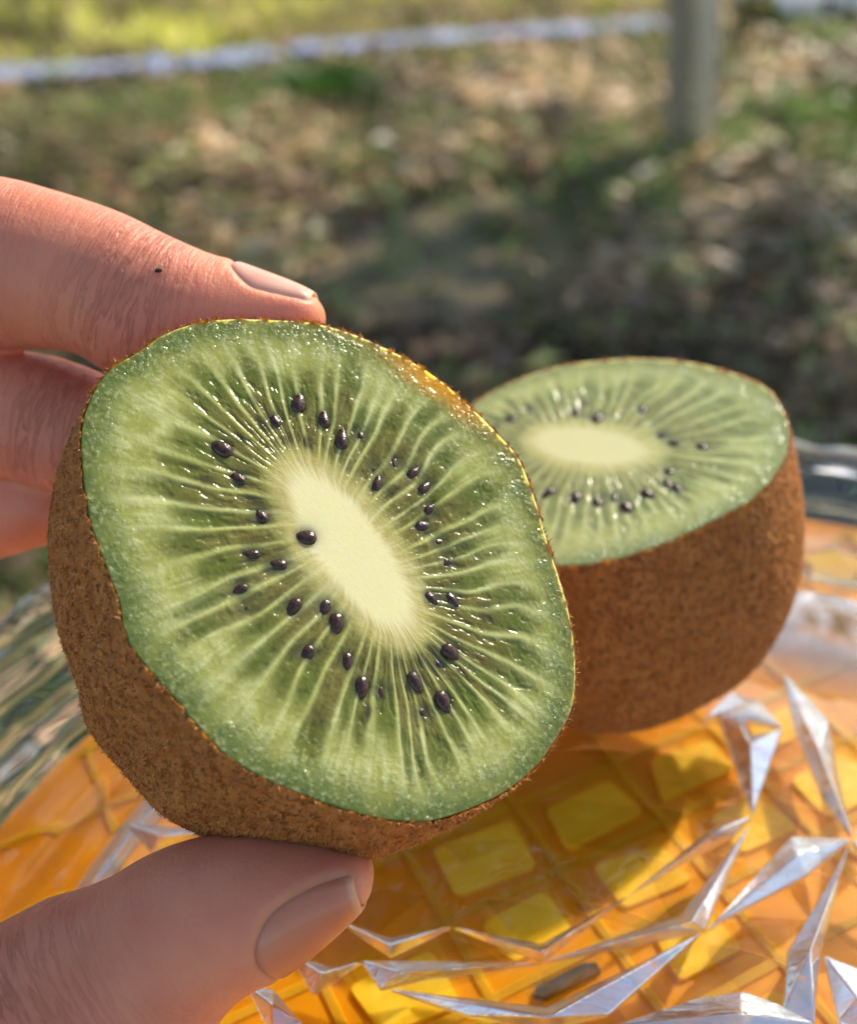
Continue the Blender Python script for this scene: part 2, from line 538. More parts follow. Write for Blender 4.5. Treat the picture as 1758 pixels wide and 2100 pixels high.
def build_post():
    # square timber post, one corner towards the view
    base = on_z([(1396, 312)], 0.0)[0]
    w = 0.060
    mat = mat_simple('weathered_post', (0.24, 0.2, 0.14), (0.36, 0.31, 0.22), 14, 0.8, 0.006, 5, (6, 6, 0.7))
    bm = bmesh.new()
    bmesh.ops.create_cube(bm, size=1)
    bmesh.ops.scale(bm, vec=(w, w, 2.3), verts=bm.verts)
    bmesh.ops.translate(bm, vec=(0, 0, 1.0), verts=bm.verts)
    bmesh.ops.bevel(bm, geom=bm.edges[:], offset=0.008, segments=2, profile=.5, affect='EDGES')
    me = bpy.data.meshes.new('wooden_post'); bm.to_mesh(me); bm.free()
    o = bpy.data.objects.new('wooden_post', me); me.materials.append(mat); COL.objects.link(o)
    o.location = (base[0], base[1], -.05); o.rotation_euler = (0, math.radians(-7), math.radians(8))
    bm = bmesh.new()  # pale pole added to stand for the post's lit right side
    bmesh.ops.create_cone(bm, cap_ends=True, segments=24, radius1=.030, radius2=.030, depth=2.3)
    bmesh.ops.translate(bm, vec=(.060, -.040, 1.0), verts=bm.verts)
    mp = bpy.data.meshes.new('lit_side_pole'); bm.to_mesh(mp); bm.free()
    mp.materials.append(mat_simple('lit_side_pole', (.68, .63, .54), (.8, .75, .66), 9, .6, .004, 4, (4, 4, .6)))
    mp.polygons.foreach_set('use_smooth', [True] * len(mp.polygons))
    p = bpy.data.objects.new('pole', mp); COL.objects.link(p); p.parent = o
    p['label'] = 'pale smooth pole added as the lit side of the timber'
    tag(o, 'dark square wooden post standing in the leaf litter, a pale pole added as its lit side', 'post')

def build_tree(label, base, lean, height, girth, nleaf, spread, lsize):
    """shade tree beside the view: tapered trunk, limbs and a crown of leaf faces"""
    base = np.array(base)
    root = empty('shade_tree', base)
    bark = mat_simple('tree_bark', (0.07, 0.05, 0.035), (0.17, 0.13, 0.09), 25, 0.9, 0.02, 5, (1, 1, .25))
    segs = []
    def limb(p, d, L, r, lev):
        q = p + d * L
        segs.append((p, q, r, r * .62))
        if lev == 0: return [q]
        tips = []
        for k in range(4 if lev > 1 else 3):
            a = rng.random() * 6.283
            nd = unit(d * .7 + np.array([math.cos(a), math.sin(a), .25 + .3 * rng.random()]) * .75)
            tips += limb(q - d * L * .25 * rng.random(), nd, L * (.55 + .2 * rng.random()), r * .58, lev - 1)
        return tips
    tips = limb(base, unit(lean), height, girth, 3)
    V, F = [], []
    for p, q, r0, r1 in segs:
        d = unit(q - p); u = unit(np.cross(d, [.3, .5, .8])); w = np.cross(d, u); b = len(V)
        for (c, r) in ((p, r0), (q, r1)):
            for k in range(8):
                a = k * math.pi / 4
                V.append(c + (u * math.cos(a) + w * math.sin(a)) * r)
        for k in range(8): F.append((b + k, b + (k + 1) % 8, b + 8 + (k + 1) % 8, b + 8 + k))
    put('trunk', mesh_of('trunk', V, F), bark, root)
    tips = np.array(tips)
    n = nleaf
    t = tips[rng.integers(0, len(tips), n)] + rng.normal(0, spread, (n, 3))
    D = rng.normal(0, 1, (n, 3)); D /= np.linalg.norm(D, axis=1)[:, None]
    S = np.cross(D, rng.normal(0, 1, (n, 3))); S /= np.linalg.norm(S, axis=1)[:, None]
    k = rng.random(n)[:, None]
    c = np.array([.05, .10, .025]) * (1 - k) + np.array([.12, .17, .04]) * k
    me = blade_mesh('crown', t, D, S, lsize * (.7 + .5 * rng.random(n)), lsize * (.24 + .1 * rng.random(n)), c)
    put('crown', me, M_LEAFY, root, smooth=False)
    tag(root, label, 'tree', 'trees round the garden')

build_ground()
build_litter()
build_grass()
build_post()
build_tree('leafy garden tree casting dappled shade over the soil', (4.15, 5.5, -.05), (-.03, -.03, 1), 2.2, .13, 1500, .36, .13)
build_tree('tall leafy tree out of view, added to dim the sky mirrored in the dish', (-3.9, 5.9, -.05), (.36, -.04, 1), 4.3, .2, 6000, .75, .22)  # unseen tree added to block bright sky reflected by the dish
M_FILM = mat_simple('bluish_white_plastic', (0.20, 0.24, 0.42), (0.46, 0.50, 0.70), 4, 0.35, 0.01, 4)
M_WHITE = mat_simple('white_plastic', (0.78, 0.78, 0.76), (0.86, 0.86, 0.84), 6, 0.4)
sp = on_z([(-260, 205), (0, 160), (250, 148), (450, 130), (560, 116)], 0.03)
ribbon('plastic_strip', 'long bluish white plastic strip along the grass edge', sp[:, :2], .17, M_FILM, 'plastic strip', .006, 2)
sp = on_z([(590, 110), (720, 100), (860, 86), (1040, 76), (1215, 64), (1350, 54)], 0.03)
ribbon('plastic_strip', 'thin pale plastic strip ending near the wooden post', sp[:, :2], .15, M_FILM, 'plastic strip', .006, 5)
sp = on_z([(1545, 30), (1600, 28), (1680, 24), (1760, 22), (1900, 14)], 0.03)
ribbon('plastic_sheet', 'bright white sunlit sheet on the ground beyond the wooden post', sp[:, :2], .42, M_WHITE, 'plastic sheet', .05, 9)
clump('grass_tuft', 'dark green grass tuft below the plastic strip', 672, 205, 260, .32, .13, (.04, .11, .015), (.09, .2, .02), 'plant', 1.2)
clump('weed_plant', 'bright green weed near the wooden post', 1700, 250, 200, .36, .12, (.13, .24, .04), (.22, .34, .06))
clump('weed_plant', 'small pale green weed in the litter farther back than the resting kiwi', 1722, 560, 160, .2, .07, (.25, .33, .12), (.4, .45, .2))
clump('weed_plant', 'yellow green low weed just above the middle of the resting kiwi', 1240, 716, 150, .12, .06, (.5, .52, .16), (.68, .66, .3))
clump('weed_plant', 'low yellowish weed above the right end of the resting kiwi', 1470, 722, 150, .12, .06, (.5, .52, .16), (.62, .64, .26))

# ------------------------------------------------------------------ stool, amber tray, crystal dish
Z_DISH = CAM_H - 0.1351              # top face of the dish
DISH_C = np.array([0.045, 0.070])
R_DISH, R_TRAY = 0.147, 0.131
TRAY_C = DISH_C + [.007, .003]
Z_TRAY = Z_DISH - 0.0085

def lathe(profile, cx, cy, seg=96):
    V = []; 
    th = np.arange(seg) * 2 * math.pi / seg
    for r, z in profile:
        V.append(np.stack([cx + r * np.cos(th), cy + r * np.sin(th), np.full(seg, z)], 1))
    return np.concatenate(V), grid_quads(len(profile), seg)

def build_stool():
    wood = mat_simple('dark_stool_wood', (0.10, 0.06, 0.035), (0.22, 0.14, 0.08), 30, 0.6, 0.002, 4, (1, 6, 1))
    cx, cy = DISH_C
    zt = Z_TRAY - 0.0125
    root = empty('wooden_stool', (cx, cy, 0))
    v, q = lathe([(1e-4, zt), (.108, zt), (.112, zt - .004), (.112, zt - .02), (.106, zt - .025), (1e-4, zt - .025)], cx, cy)
    put('seat', mesh_np('seat', v, q), wood, root)
    for k in range(4):
        a = math.radians(45 + 90 * k)
        bm = bmesh.new()
        bmesh.ops.create_cone(bm, cap_ends=True, segments=14, radius1=.014, radius2=.018, depth=zt - .0255)
        bmesh.ops.translate(bm, vec=(cx + .08 * math.cos(a), cy + .08 * math.sin(a), (zt - .0255) / 2), verts=bm.verts)
        me = bpy.data.meshes.new('leg'); bm.to_mesh(me); bm.free()
        put('leg', me, wood, root)
    tag(root, 'small round wooden stool carrying the amber tray', 'stool')

def build_tray():
    cx, cy = TRAY_C
    t = NT('amber_plastic')
    n1 = t.noise(34, 3, .55, t.coords())
    col = t.ramp(n1.outputs[0], [(.3, (0.66, 0.225, 0.002)), (.7, (0.92, 0.36, 0.006))])
    t.set(Base_Color=col, Roughness=.5, Specular_IOR_Level=.15, Subsurface_Weight=.3, Subsurface_Scale=.006, Subsurface_Radius=(1, .6, .1))
    amber = t.m
    t = NT('refracted_light_tile')
    n1 = t.noise(130, 3, .6, t.coords())
    col = t.ramp(n1.outputs[0], [(.3, (1.0, 0.47, 0.005)), (.55, (1.0, 0.56, 0.02)), (.75, (1.0, 0.72, 0.08))])
    t.set(Base_Color=col, Roughness=.5, Specular_IOR_Level=.15, Subsurface_Weight=.25, Subsurface_Scale=.006, Subsurface_Radius=(1, .6, .1))
    tilem = t.m
    t = NT('pale_amber_bar')
    n1 = t.noise(50, 2, .5, t.coords())
    t.set(Base_Color=t.ramp(n1.outputs[0], [(.3, (0.74, 0.27, 0.003)), (.7, (0.90, 0.36, 0.007))]), Roughness=.5, Specular_IOR_Level=.15, Subsurface_Weight=.7, Subsurface_Scale=.006, Subsurface_Radius=(1, .6, .1))
    barm = t.m
    root = empty('amber_tray', (cx, cy, Z_TRAY - .012))
    v, q = lathe([(1e-4, Z_TRAY), (R_TRAY - .003, Z_TRAY), (R_TRAY, Z_TRAY - .003), (R_TRAY, Z_TRAY - .010), (R_TRAY - .002, Z_TRAY - .012), (1e-4, Z_TRAY - .012)], cx, cy, 128)
    put('tray_base', mesh_np('tray_base', v, q), amber, root)
    # lattice of raised tiles, coloured as the bright light refracted through the glass
    o, a, b = on_z([(990, 1728), (1212, 1632), (1085, 1872)], Z_DISH - .004)
    a = (a - o)[:2]; b = (b - o)[:2]
    def slab(c, h1, h2, z0, z1, jit=0.0, rnd=.0004):
        p = [c - h1 - h2, c + h1 - h2, c + h1 + h2, c - h1 + h2]
        p = [q + (h1 * rng.normal(0, jit) + h2 * rng.normal(0, jit)) for q in p]
        bm = bmesh.new()
        vb = [bm.verts.new((x, y, z0)) for x, y in p]; vt = [bm.verts.new((x, y, z1)) for x, y in p]
        bm.faces.new(vb[::-1]); bm.faces.new(vt)
        for k in range(4): bm.faces.new((vb[k], vb[(k + 1) % 4], vt[(k + 1) % 4], vt[k]))
        if rnd > .0005: bmesh.ops.bevel(bm, geom=[e for e in bm.edges if abs(e.verts[0].co.z - e.verts[1].co.z) > 1e-6], offset=rnd, segments=3, profile=.5, affect='EDGES')
        bmesh.ops.recalc_face_normals(bm, faces=bm.faces)
        me = bpy.data.meshes.new('tile'); bm.to_mesh(me); bm.free()
        return me
    for i in range(-14, 15):
        for j in range(-14, 15):
            c = o[:2] + a * i + b * j
            if np.linalg.norm(c - TRAY_C) < R_TRAY - .009 and (rng.random() < .5 or (0 <= i <= 2 and 0 <= j <= 1)):
                put('tile', slab(c + a * rng.normal(0, .03) + b * rng.normal(0, .03), a * .30 * rng.uniform(.85, 1.15), b * .31 * rng.uniform(.8, 1.1), Z_TRAY - .0005, Z_TRAY + .0008, .12, .0013), tilem, root, smooth=False)
    for i in range(-14, 15):                      # paler bars between the rows of tiles
        for (d, e) in ((a, b), (b, a)):
            c = o[:2] + d * (i + .5)
            u = unit(e)
            m = c - TRAY_C; B = m @ u; D = B * B - (m @ m - (R_TRAY - .006) ** 2)
            if D <= 1e-5: continue
            s = math.sqrt(D); mid = c + u * (-B)
            put('bar', slab(mid, u * s, unit(d) * .0007, Z_TRAY - .0005, Z_TRAY + (.0005 if d is a else .00035)), barm, root, smooth=False)
    sl = on_z([(1095, 2050), (1125, 2052), (1232, 1998), (1222, 1982), (1195, 1984), (1098, 2030)], Z_TRAY)  # dark slab standing for a reflection in the glass
    n = len(sl); V = np.concatenate([sl + [0, 0, .0011], sl + [0, 0, -.0004]])
    put('reflection_patch', mesh_of('reflection_patch', V, [tuple(range(n)), tuple(range(2 * n - 1, n - 1, -1))] + [(k, n + k, n + (k + 1) % n, (k + 1) % n) for k in range(n)]), mat_simple('dark_reflection', (.02, .013, .004), (.05, .035, .01), 200, .4), root, smooth=False)
    tag(root, 'round amber orange tray with a grid of tiles as bright light patches refracted by the crystal dish above', 'tray')

CUTS = [  # outlines of the cut facets (view points on the dish) and the crest of each; neighbours meet at their tips
    ([(930, 1902), (1111, 1937), (1288, 1838), (1114, 1973)], (1112, 1954)),
    ([(1116, 1974), (1397, 1876), (1540, 1690), (1446, 1910)], (1418, 1892)),
    ([(1290, 1837), (1480, 1684), (1542, 1676), (1506, 1714), (1400, 1772)], (1482, 1702)),
    ([(1450, 1908), (1621, 1718), (1747, 1722), (1657, 1797)], (1634, 1757)),
    ([(1745, 1728), (1672, 1858), (1616, 1950), (1606, 2073), (1672, 2100), (1684, 1958)], (1662, 1950)),
    ([(800, 2030), (1121, 2067), (1440, 1914), (1250, 2082), (1126, 2112), (960, 2085)], (1124, 2088)),
    ([(1250, 2106), (1440, 2045), (1524, 2034), (1600, 2062), (1672, 2100), (1520, 2170)], (1520, 2080)),
    ([(740, 1972), (861, 1972), (1112, 1976), (880, 2007), (780, 2030)], (820, 1996)),
    ([(1468, 1461), (1545, 1672), (1606, 1496), (1545, 1510), (1500, 1440)], (1540, 1530)),
    ([(1606, 1380), (1697, 1476), (1748, 1718), (1690, 1640), (1630, 1500)], (1680, 1540)),
    ([(1440, 1480), (1470, 1470), (1606, 1494), (1560, 1440), (1500, 1420)], (1530, 1450)),
    ([(257, 1691), (431, 1704), (314, 1752)], (330, 1716)),
    ([(700, 1893), (800, 1925), (928, 1901), (800, 1962)], (798, 1940)),
    ([(505, 2022), (560, 2030), (630, 2110), (560, 2140)], (556, 2060)),
    ([(595, 1960), (680, 1985), (742, 1974), (640, 2040)], (660, 1998)),
    ([(1752, 1480), (1800, 1620), (1750, 1720), (1840, 1640)], (1790, 1610)),
    ([(1748, 1724), (1790, 1730), (1900, 1800), (1780, 1800)], (1790, 1770)),
    ([(1690, 1960), (1720, 2100), (1850, 2150), (1790, 2000)], (1760, 2050)),
]

def build_dish():
    cx, cy = DISH_C
    root = empty('crystal_dish', (cx, cy, Z_TRAY + .001))
    nth = 768; NF = 64
    th = np.arange(nth) * 2 * math.pi / nth
    R0 = .100
    r = np.linspace(R0, R_DISH - .003, 70)
    z0 = Z_DISH; zb = Z_DISH - .0068
    def rim(rr): return .006 * sstep(.115, R_DISH, rr) ** 1.2
    def flute(rr):
        w = sstep(R0, .112, rr)[:, None]
        c = np.cos(NF * th)[None]
        return w * (.00006 * c + .00055 * np.sin(rr * 2 * math.pi / .0115)[:, None] + .0008 * (fbm(rr[:, None] * 260 + 0 * th[None], np.cos(th)[None] * 9 + 20 + 0 * rr[:, None], 61, 2) - .5))
    V = []
    def ring(rr, z): V.append(np.stack([cx + rr * np.cos(th), cy + rr * np.sin(th), z + 0 * th], 1))
    fl = flute(r)
    for k, rr in enumerate(r): ring(rr, z0 + rim(rr))
    scal = R_DISH + .0022 * np.abs(np.sin(NF / 2 * th))
    ring(scal - .0014, z0 + rim(R_DISH) + .0002)
    ring(scal, z0 + rim(R_DISH) - .0016)
    ring(scal - .0004, zb + rim(R_DISH) + .0022)
    for k in range(len(r) - 1, -1, -1): ring(r[k], zb + .0012 * sstep(R0, .112, r[k]) + rim(r[k]) + fl[k])
    V.append(V[0])
    v = np.concatenate(V)
    me = mesh_np('fluted_rim', v, grid_quads(len(V), nth)[:, ::-1])
    bm = bmesh.new(); bm.from_mesh(me)
    bmesh.ops.remove_doubles(bm, verts=bm.verts, dist=1e-6)
    bmesh.ops.recalc_face_normals(bm, faces=bm.faces)
    bm.to_mesh(me); bm.free()
    put('fluted_rim', me, M_GLASS, root)
    R1 = R0 - .0002
    v, q = lathe([(1e-5, z0), (R1 * .5, z0), (R1, z0), (R1, zb), (R1 * .5, zb), (1e-5, zb)], cx, cy, 256)
    me = mesh_np('pane', v, q)
    bm = bmesh.new(); bm.from_mesh(me); bmesh.ops.recalc_face_normals(bm, faces=bm.faces); bm.to_mesh(me); bm.free()
    put('pane', me, M_PANE, root, smooth=False)
    cuts = [(on_z(p, Z_DISH), on_z([k], Z_DISH + .0024)[0]) for p, k in CUTS]
    flip = lambda q: np.stack([2 * cx - q[..., 0], 2 * cy - q[..., 1], q[..., 2]], -1)
    cuts += [(flip(p), flip(k)) for p, k in cuts if p[:, 1].min() > .0765 and np.hypot(p[:, 0] - cx, p[:, 1] - cy).max() < .1]
    for P, c in cuts:
        P = P.copy(); c = c.copy()
        P[:, 2] = Z_DISH + .006 * sstep(.115, R_DISH, np.hypot(P[:, 0] - cx, P[:, 1] - cy)) ** 1.2
        lo = P - [0, 0, .0006]; P = P + [0, 0, .0003]
        c[2] = P[:, 2].mean() + .0024
        n = len(P); V = list(P) + list(lo) + [c]
        F = [(k, (k + 1) % n, 2 * n) for k in range(n)] + [(k, n + k, n + (k + 1) % n, (k + 1) % n) for k in range(n)] + [tuple(range(2 * n - 1, n - 1, -1))]
        me = mesh_of('cut_facet', V, F)
        bm = bmesh.new(); bm.from_mesh(me)
        bmesh.ops.recalc_face_normals(bm, faces=bm.faces)
        bmesh.ops.bevel(bm, geom=bm.edges[:], offset=.00025, segments=2, profile=.5, affect='EDGES')
        bm.to_mesh(me); bm.free()
        put('cut_facet', me, M_FACET, root, smooth=False)
    tag(root, 'round cut crystal dish with fluted clear rim and silvery facets', 'dish')

build_stool()
build_tray()
build_dish()

# ------------------------------------------------------------------ kiwi halves
def catmull(P, n):
    P = np.asarray(P, float); m = len(P)
    t = np.linspace(0, m, n, endpoint=False); i = np.floor(t).astype(int); f = (t - i)[:, None]
    a, b, c, d = P[(i - 1) % m], P[i % m], P[(i + 1) % m], P[(i + 2) % m]
    return .5 * ((2 * b) + (c - a) * f + (2 * a - 5 * b + 4 * c - d) * f ** 2 + (3 * b - a - 3 * c + d) * f ** 3)

FACE_A = [(480,655),(560,657),(640,663),(720,685),(790,715),(860,752),(920,795),(975,845),(1020,890),(1060,935),(1085,990),(1105,1050),(1125,1120),(1145,1180),(1165,1250),(1177,1320),(1180,1400),(1170,1460),(1140,1515),(1100,1570),(1040,1620),(970,1655),(900,1678),(850,1682),(780,1677),(700,1655),(620,1627),(545,1595),(470,1550),(410,1490),(360,1430),(310,1375),(275,1330),(255,1285),(245,1230),(215,1150),(190,1080),(175,1000),(168,920),(172,860),(195,800),(230,755),(280,725),(340,685),(410,662)]
SEED_A = [(455,918,1.15),(487,978,1),(535,1055,.95),(627,1101,1.1),(516,1135,.9),(570,1156,1),(490,1208,.9),(603,1246,1.05),(667,1245,.9),(692,1277,1.05),(613,825,1.1),(565,860,.9),(665,857,1.05),(702,897,1.3),(741,887,.75),(768,955,.6),(811,946,.75),(849,967,.95),(775,990,1),(873,997,1),(882,1042,.85),(870,1077,.95),(905,1110,.7),(920,1150,.8),(887,1226,.9),(929,1228,1),(927,1338,1.1),(902,1362,.8),(632,1340,.9),(714,1357,1),(744,1408,1.1),(853,1398,1.15),(911,1438,1.15),(783,1417,.7),(870,1465,.7),(508,1246,.6)]
FACE_B = [(970,830),(1050,785),(1150,752),(1280,737),(1400,742),(1500,765),(1570,795),(1605,840),(1618,890),(1605,945),(1550,1015),(1450,1072),(1350,1117),(1250,1147),(1160,1158),(1060,1145),(975,1100),(925,1030),(910,960),(925,885)]
SEED_B = [(1048,857,.9),(1015,872,.8),(1180,842,1),(1225,855,1.1),(1318,838,.9),(1345,862,.7),(1358,890,.9),(1383,907,1),(1443,915,1),(1375,965,.95),(1370,990,.9),(1390,1000,1),(1330,1012,1.05),(1285,1040,1.15),(1260,1018,.9),(1225,1030,1),(1180,1020,1.1),(1125,1008,1.2),(1062,1000,1),(1010,960,1),(1000,920,.9),(1200,825,.7),(1085,838,.8)]

def seed_mesh():
    V, F = [], []
    nr, nc = 9, 12
    for i in range(nr):
        t = i / (nr - 1); x = -1 + 2 * t
        r = math.sqrt(max(0, 1 - x * x)) * (1 - .28 * x) * .62
        for j in range(nc):
            a = j * 2 * math.pi / nc
            V.append((x, r * math.cos(a), r * .72 * math.sin(a)))
    me = mesh_np('seed', np.array(V) * .00138, grid_quads(nr, nc)[:, ::-1])
    me.materials.append(M_SEED)
    me.polygons.foreach_set('use_smooth', [True] * len(me.polygons))
    return me

def build_kiwi(label, face, seeds, c, n, axis, L, ex, bulge, core_c, core_u, core_a, core_b, oa, ob, nth, nf, ncore, nray, hairs, sd, rim_glow=None, sky_sheen=0.0):
    n = unit(n); axis = unit(axis)
    cen = on_plane(face, c, n).mean(0)
    e1 = unit(np.cross([0.3, 0.2, 1], n)); e2 = np.cross(n, e1)
    cu = np.array(core_u, float) / np.hypot(*core_u); cv = np.array([-cu[1], cu[0]])
    cc = np.array(core_c, float)
    # outline indexed by elliptic angle about the core
    O = catmull(face, 2400)
    d = O - cc
    ang = np.unwrap(np.arctan2(d @ cv / ob, d @ cu / oa))
    if ang[-1] < ang[0]: O = O[::-1]; ang = ang[::-1]
    th = np.arange(nth) * 2 * math.pi / nth
    base = ang[0] % (2 * math.pi)
    aa = np.concatenate([ang - ang[0] + base - 2 * math.pi, ang - ang[0] + base, ang - ang[0] + base + 2 * math.pi])
    OX = np.stack([np.interp(th, aa, np.tile(O[:, k], 3)) for k in (0, 1)], 1)
    wob = 1 + .10 * (fbm(np.cos(th) * 2 + 9, np.sin(th) * 2 + 9, sd) - .5)
    KX = cc + (np.cos(th) * core_a * wob)[:, None] * cu + (np.sin(th) * core_b * wob)[:, None] * cv
    # rows: core 0..1, flesh 1..2
    vc = np.linspace(0.02, 1, ncore, endpoint=False)
    vf = np.linspace(0, 1, nf)
    rows = [cc + (KX - cc) * v for v in vc] + [KX + (OX - KX) * v for v in vf]
    PX = np.stack(rows).reshape(-1, 2)
    P = on_plane(PX, c, n)
    TH = np.tile(th, ncore + nf); V = np.concatenate([np.repeat(vc - 1, nth), np.repeat(vf, nth)])   # <0 in the core
    loc = P - cen
    X = loc @ e1 * 1000; Y = loc @ e2 * 1000                     # millimetres on the cut
    # rays
    rs = np.random.default_rng(sd)
    spacing = 0.6 + 0.8 * rs.random(nray); edges = np.cumsum(spacing); edges = edges / edges[-1] * 2 * math.pi
    wob2 = (.08 * (vnoise(TH * 5 + 3, V * 3 + 10, sd) - .5) + .010 * (vnoise(TH * 15 + 3, V * 9 + 10, sd + 2) - .5)) * sstep(0, .4, V)
    T = (TH + wob2) % (2 * math.pi)
    idx = np.searchsorted(edges, T) % nray
    lo = np.where(idx == 0, 0, edges[idx - 1]); hi = edges[idx]
    x = (T - lo) / (hi - lo) * 2 - 1                             # -1..1 over a cell
    wid = hi - lo
    Rr = np.linalg.norm(loc, axis=1) * 1000
    edge_mm = (1 - np.abs(x)) * .5 * wid * np.maximum(Rr, 4)
    strong = (.22 + .75 * rs.random(nray) ** 1.2)[idx]
    ray = .80 * np.exp(-(edge_mm / (.20 + .62 * sstep(.3, .95, V))) ** 1.4) * strong * (1 - sstep(.80, 1.0, V)) * (.55 + .75 * fbm(TH * 30, V * 7, sd + 15, 2))
    vend = (.60 + .30 * rs.random(nray))[idx]
    dk = (.55 + .45 * rs.random(nray))[idx]
    cellmask = sstep(0.05, .6, 1 - np.abs(x) ** 1.6)
    locule = sstep(.02, .16, V) * (1 - sstep(vend - .16, vend + .05, V + .12 * np.abs(x) + .12 * (fbm(X * .9, Y * .9, sd + 3) - .5))) * cellmask
    deep = np.exp(-((V - vend + .18) / .15) ** 2) * cellmask * dk
    gr = fbm(X * 2.6, Y * 2.6, sd + 5, 3)
    gr2 = fbm(X * .55 + 20, Y * .55 + 7, sd + 6, 3)
    streak = fbm(TH * 70, V * 5, sd + 8, 2)
    core = lin(244, 234, 186)
    green = lin(180, 180, 100); pale = lin(216, 216, 164); olive = lin(126, 116, 58); dgreen = lin(110, 122, 44); rim = lin(94, 112, 52); inner = lin(196, 180, 110)
    def mixc(a, b, f): return a * (1 - f[:, None]) + b * f[:, None]
    col = np.tile(green, (len(V), 1))
    col = mixc(col, pale, np.clip((streak - .45) * 1.1 + (gr2 - .45) * 1.6, 0, .7) * sstep(.35, .6, V))
    col = mixc(col, inner, np.exp(-(np.maximum(V, 0) / .10) ** 2))
    col = mixc(col, olive, locule * (.68 + .5 * fbm(TH * 30, V * 9, sd + 16, 2)))
    col = mixc(col, dgreen, np.clip(deep * 1.0, 0, .9))
    col = mixc(col, pale, np.clip(ray, 0, 1) * .9)
    col = mixc(col, rim, sstep(.74, 1.02, V + .20 * (gr2 - .5)) * .9)  # outer band's own dark green, deepened to carry its grazing shade
    col = mixc(col, pale, np.clip((gr - .58) * 3.0, 0, .6) * sstep(.55, .8, V) * .7)
    col *= (0.86 + .28 * gr2)[:, None]
    edgen = V + .20 * (fbm(TH * 26, V * 3, sd + 11, 2) - .5)
    incore = 1 - sstep(-.26, .13, edgen)
    col = mixc(col, core, incore)
    pits = sstep(.45, .7, fbm(TH * 28, V * 13, sd + 19, 2))
    hgt = -.03 * locule - .04 * deep - .12 * pits * locule + .09 * (gr - .5) + .035 * (streak - .5) * sstep(.2, .5, V)
    hgt = hgt * (1 - incore) + .02 * (gr - .5) * incore
    hgt *= (1 - sstep(.97, 1.0, V))
    for k in range(26):                                    # seeds that lie deeper and only darken the flesh
        a0 = rs.random() * 2 * math.pi; v0 = .12 + .36 * rs.random()
        k0 = int(a0 / (2 * math.pi) * nth) % nth
        w = on_plane([KX[k0] + (OX[k0] - KX[k0]) * v0], c, n)[0]
        rd = unit(on_plane([OX[k0]], c, n)[0] - w)
        q1 = (P - w) @ rd * 1000; q2 = (P - w) @ np.cross(n, rd) * 1000
        col = mixc(col, lin(64, 62, 40), rs.uniform(.35, .8) * np.exp(-((q1 / 1.1) ** 2 + (q2 / .6) ** 2) ** 1.5))
    # seeds: pits and bodies
    sp = np.array([s[:2] for s in seeds], float); ss = [s[2] for s in seeds]
    SW = on_plane(sp, c, n)
    for k, w in enumerate(SW):
        dd = np.hypot((P - w) @ e1, (P - w) @ e2) * 1000
        hgt -= .22 * np.exp(-(dd / 1.5) ** 2)
        col = mixc(col, lin(96, 100, 62), .55 * np.exp(-(dd / 1.35) ** 4))
    if rim_glow is not None:                                  # glow of sun through the rim, painted into the flesh colour
        gw = on_plane([rim_glow], c, n)[0]
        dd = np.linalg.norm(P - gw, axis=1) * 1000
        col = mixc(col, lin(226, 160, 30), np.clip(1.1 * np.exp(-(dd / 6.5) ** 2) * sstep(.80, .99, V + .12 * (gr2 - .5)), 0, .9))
    if sky_sheen: col = mixc(col, lin(196, 208, 168), np.full(len(col), sky_sheen));  # pale sky reflection on the wet cut, mixed into the flesh colour
    P = P + n * (hgt / 1000)[:, None]
    # closed body of the flesh behind the cut
    ORIM = on_plane(OX, c, n)
    s = 1 - (1 - np.linspace(0, 1, 18)[1:]) ** 1.6
    def body(sv, grow):
        r = np.maximum(1 - sv ** ex, 0) ** (1 / ex) * (1 + bulge * np.sin(np.pi * sv))
        Q = cen + (axis * L)[None, None] * sv[:, None, None] + (ORIM - cen)[None] * r[:, None, None]
        if grow:
            out = ORIM - cen; out = out / np.linalg.norm(out, axis=1)[:, None]
            Q = Q + out[None] * (grow * np.maximum(r, .0))[:, None, None] + (axis * grow)[None, None] * sv[:, None, None]
        return Q
    B = body(s, -.0004)
    allv = np.concatenate([P, B.reshape(-1, 3)])
    nrow = ncore + nf + len(s)
    q = grid_quads(nrow, nth)
    root_loc = cen + axis * L
    root = empty('kiwi_half', root_loc)
    me = mesh_np('flesh', allv, q)
    bm = bmesh.new(); bm.from_mesh(me)
    bmesh.ops.holes_fill(bm, edges=[e for e in bm.edges if e.is_boundary], sides=0)
    bmesh.ops.recalc_face_normals(bm, faces=bm.faces)
    bm.to_mesh(me); bm.free()
    float_attr(me, np.concatenate([(1 - .85 * incore) * (.20 + .42 * sstep(.6, .95, V)) * (.3 + 1.4 * sstep(.35, .65, gr2)), np.zeros(len(allv) - len(P))]), 'grain')
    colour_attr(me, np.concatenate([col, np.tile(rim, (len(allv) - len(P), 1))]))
    put('flesh', me, M_FLESH, root)
    # skin shell with a slightly ragged cut edge
    ns = 170; step = max(1, nth // 560)
    OS = slice(0, nth, step)
    s2 = 1 - (1 - np.linspace(0, 1, ns)) ** 1.5
    SK = body(s2, .0002)[:, OS]
    k = SK.shape[1]
    ths = th[OS]
    rag = (fbm(ths * 40, ths * 0 + 2, sd + 40, 2) - .55) * .0008
    SK[0] += n * rag[:, None]
    bumpn = (fbm(ths[None] * 60 + 0 * s2[:, None], s2[:, None] * 90 + 0 * ths[None], sd + 41, 2) - .5) * .00055
    outv = (ORIM[OS] - cen); outv /= np.linalg.norm(outv, axis=1)[:, None]
    SK = SK + outv[None] * bumpn[..., None]
    me = mesh_np('skin', SK.reshape(-1, 3), grid_quads(ns, k))
    bm = bmesh.new(); bm.from_mesh(me)
    bmesh.ops.recalc_face_normals(bm, faces=bm.faces)
    bm.to_mesh(me); bm.free()
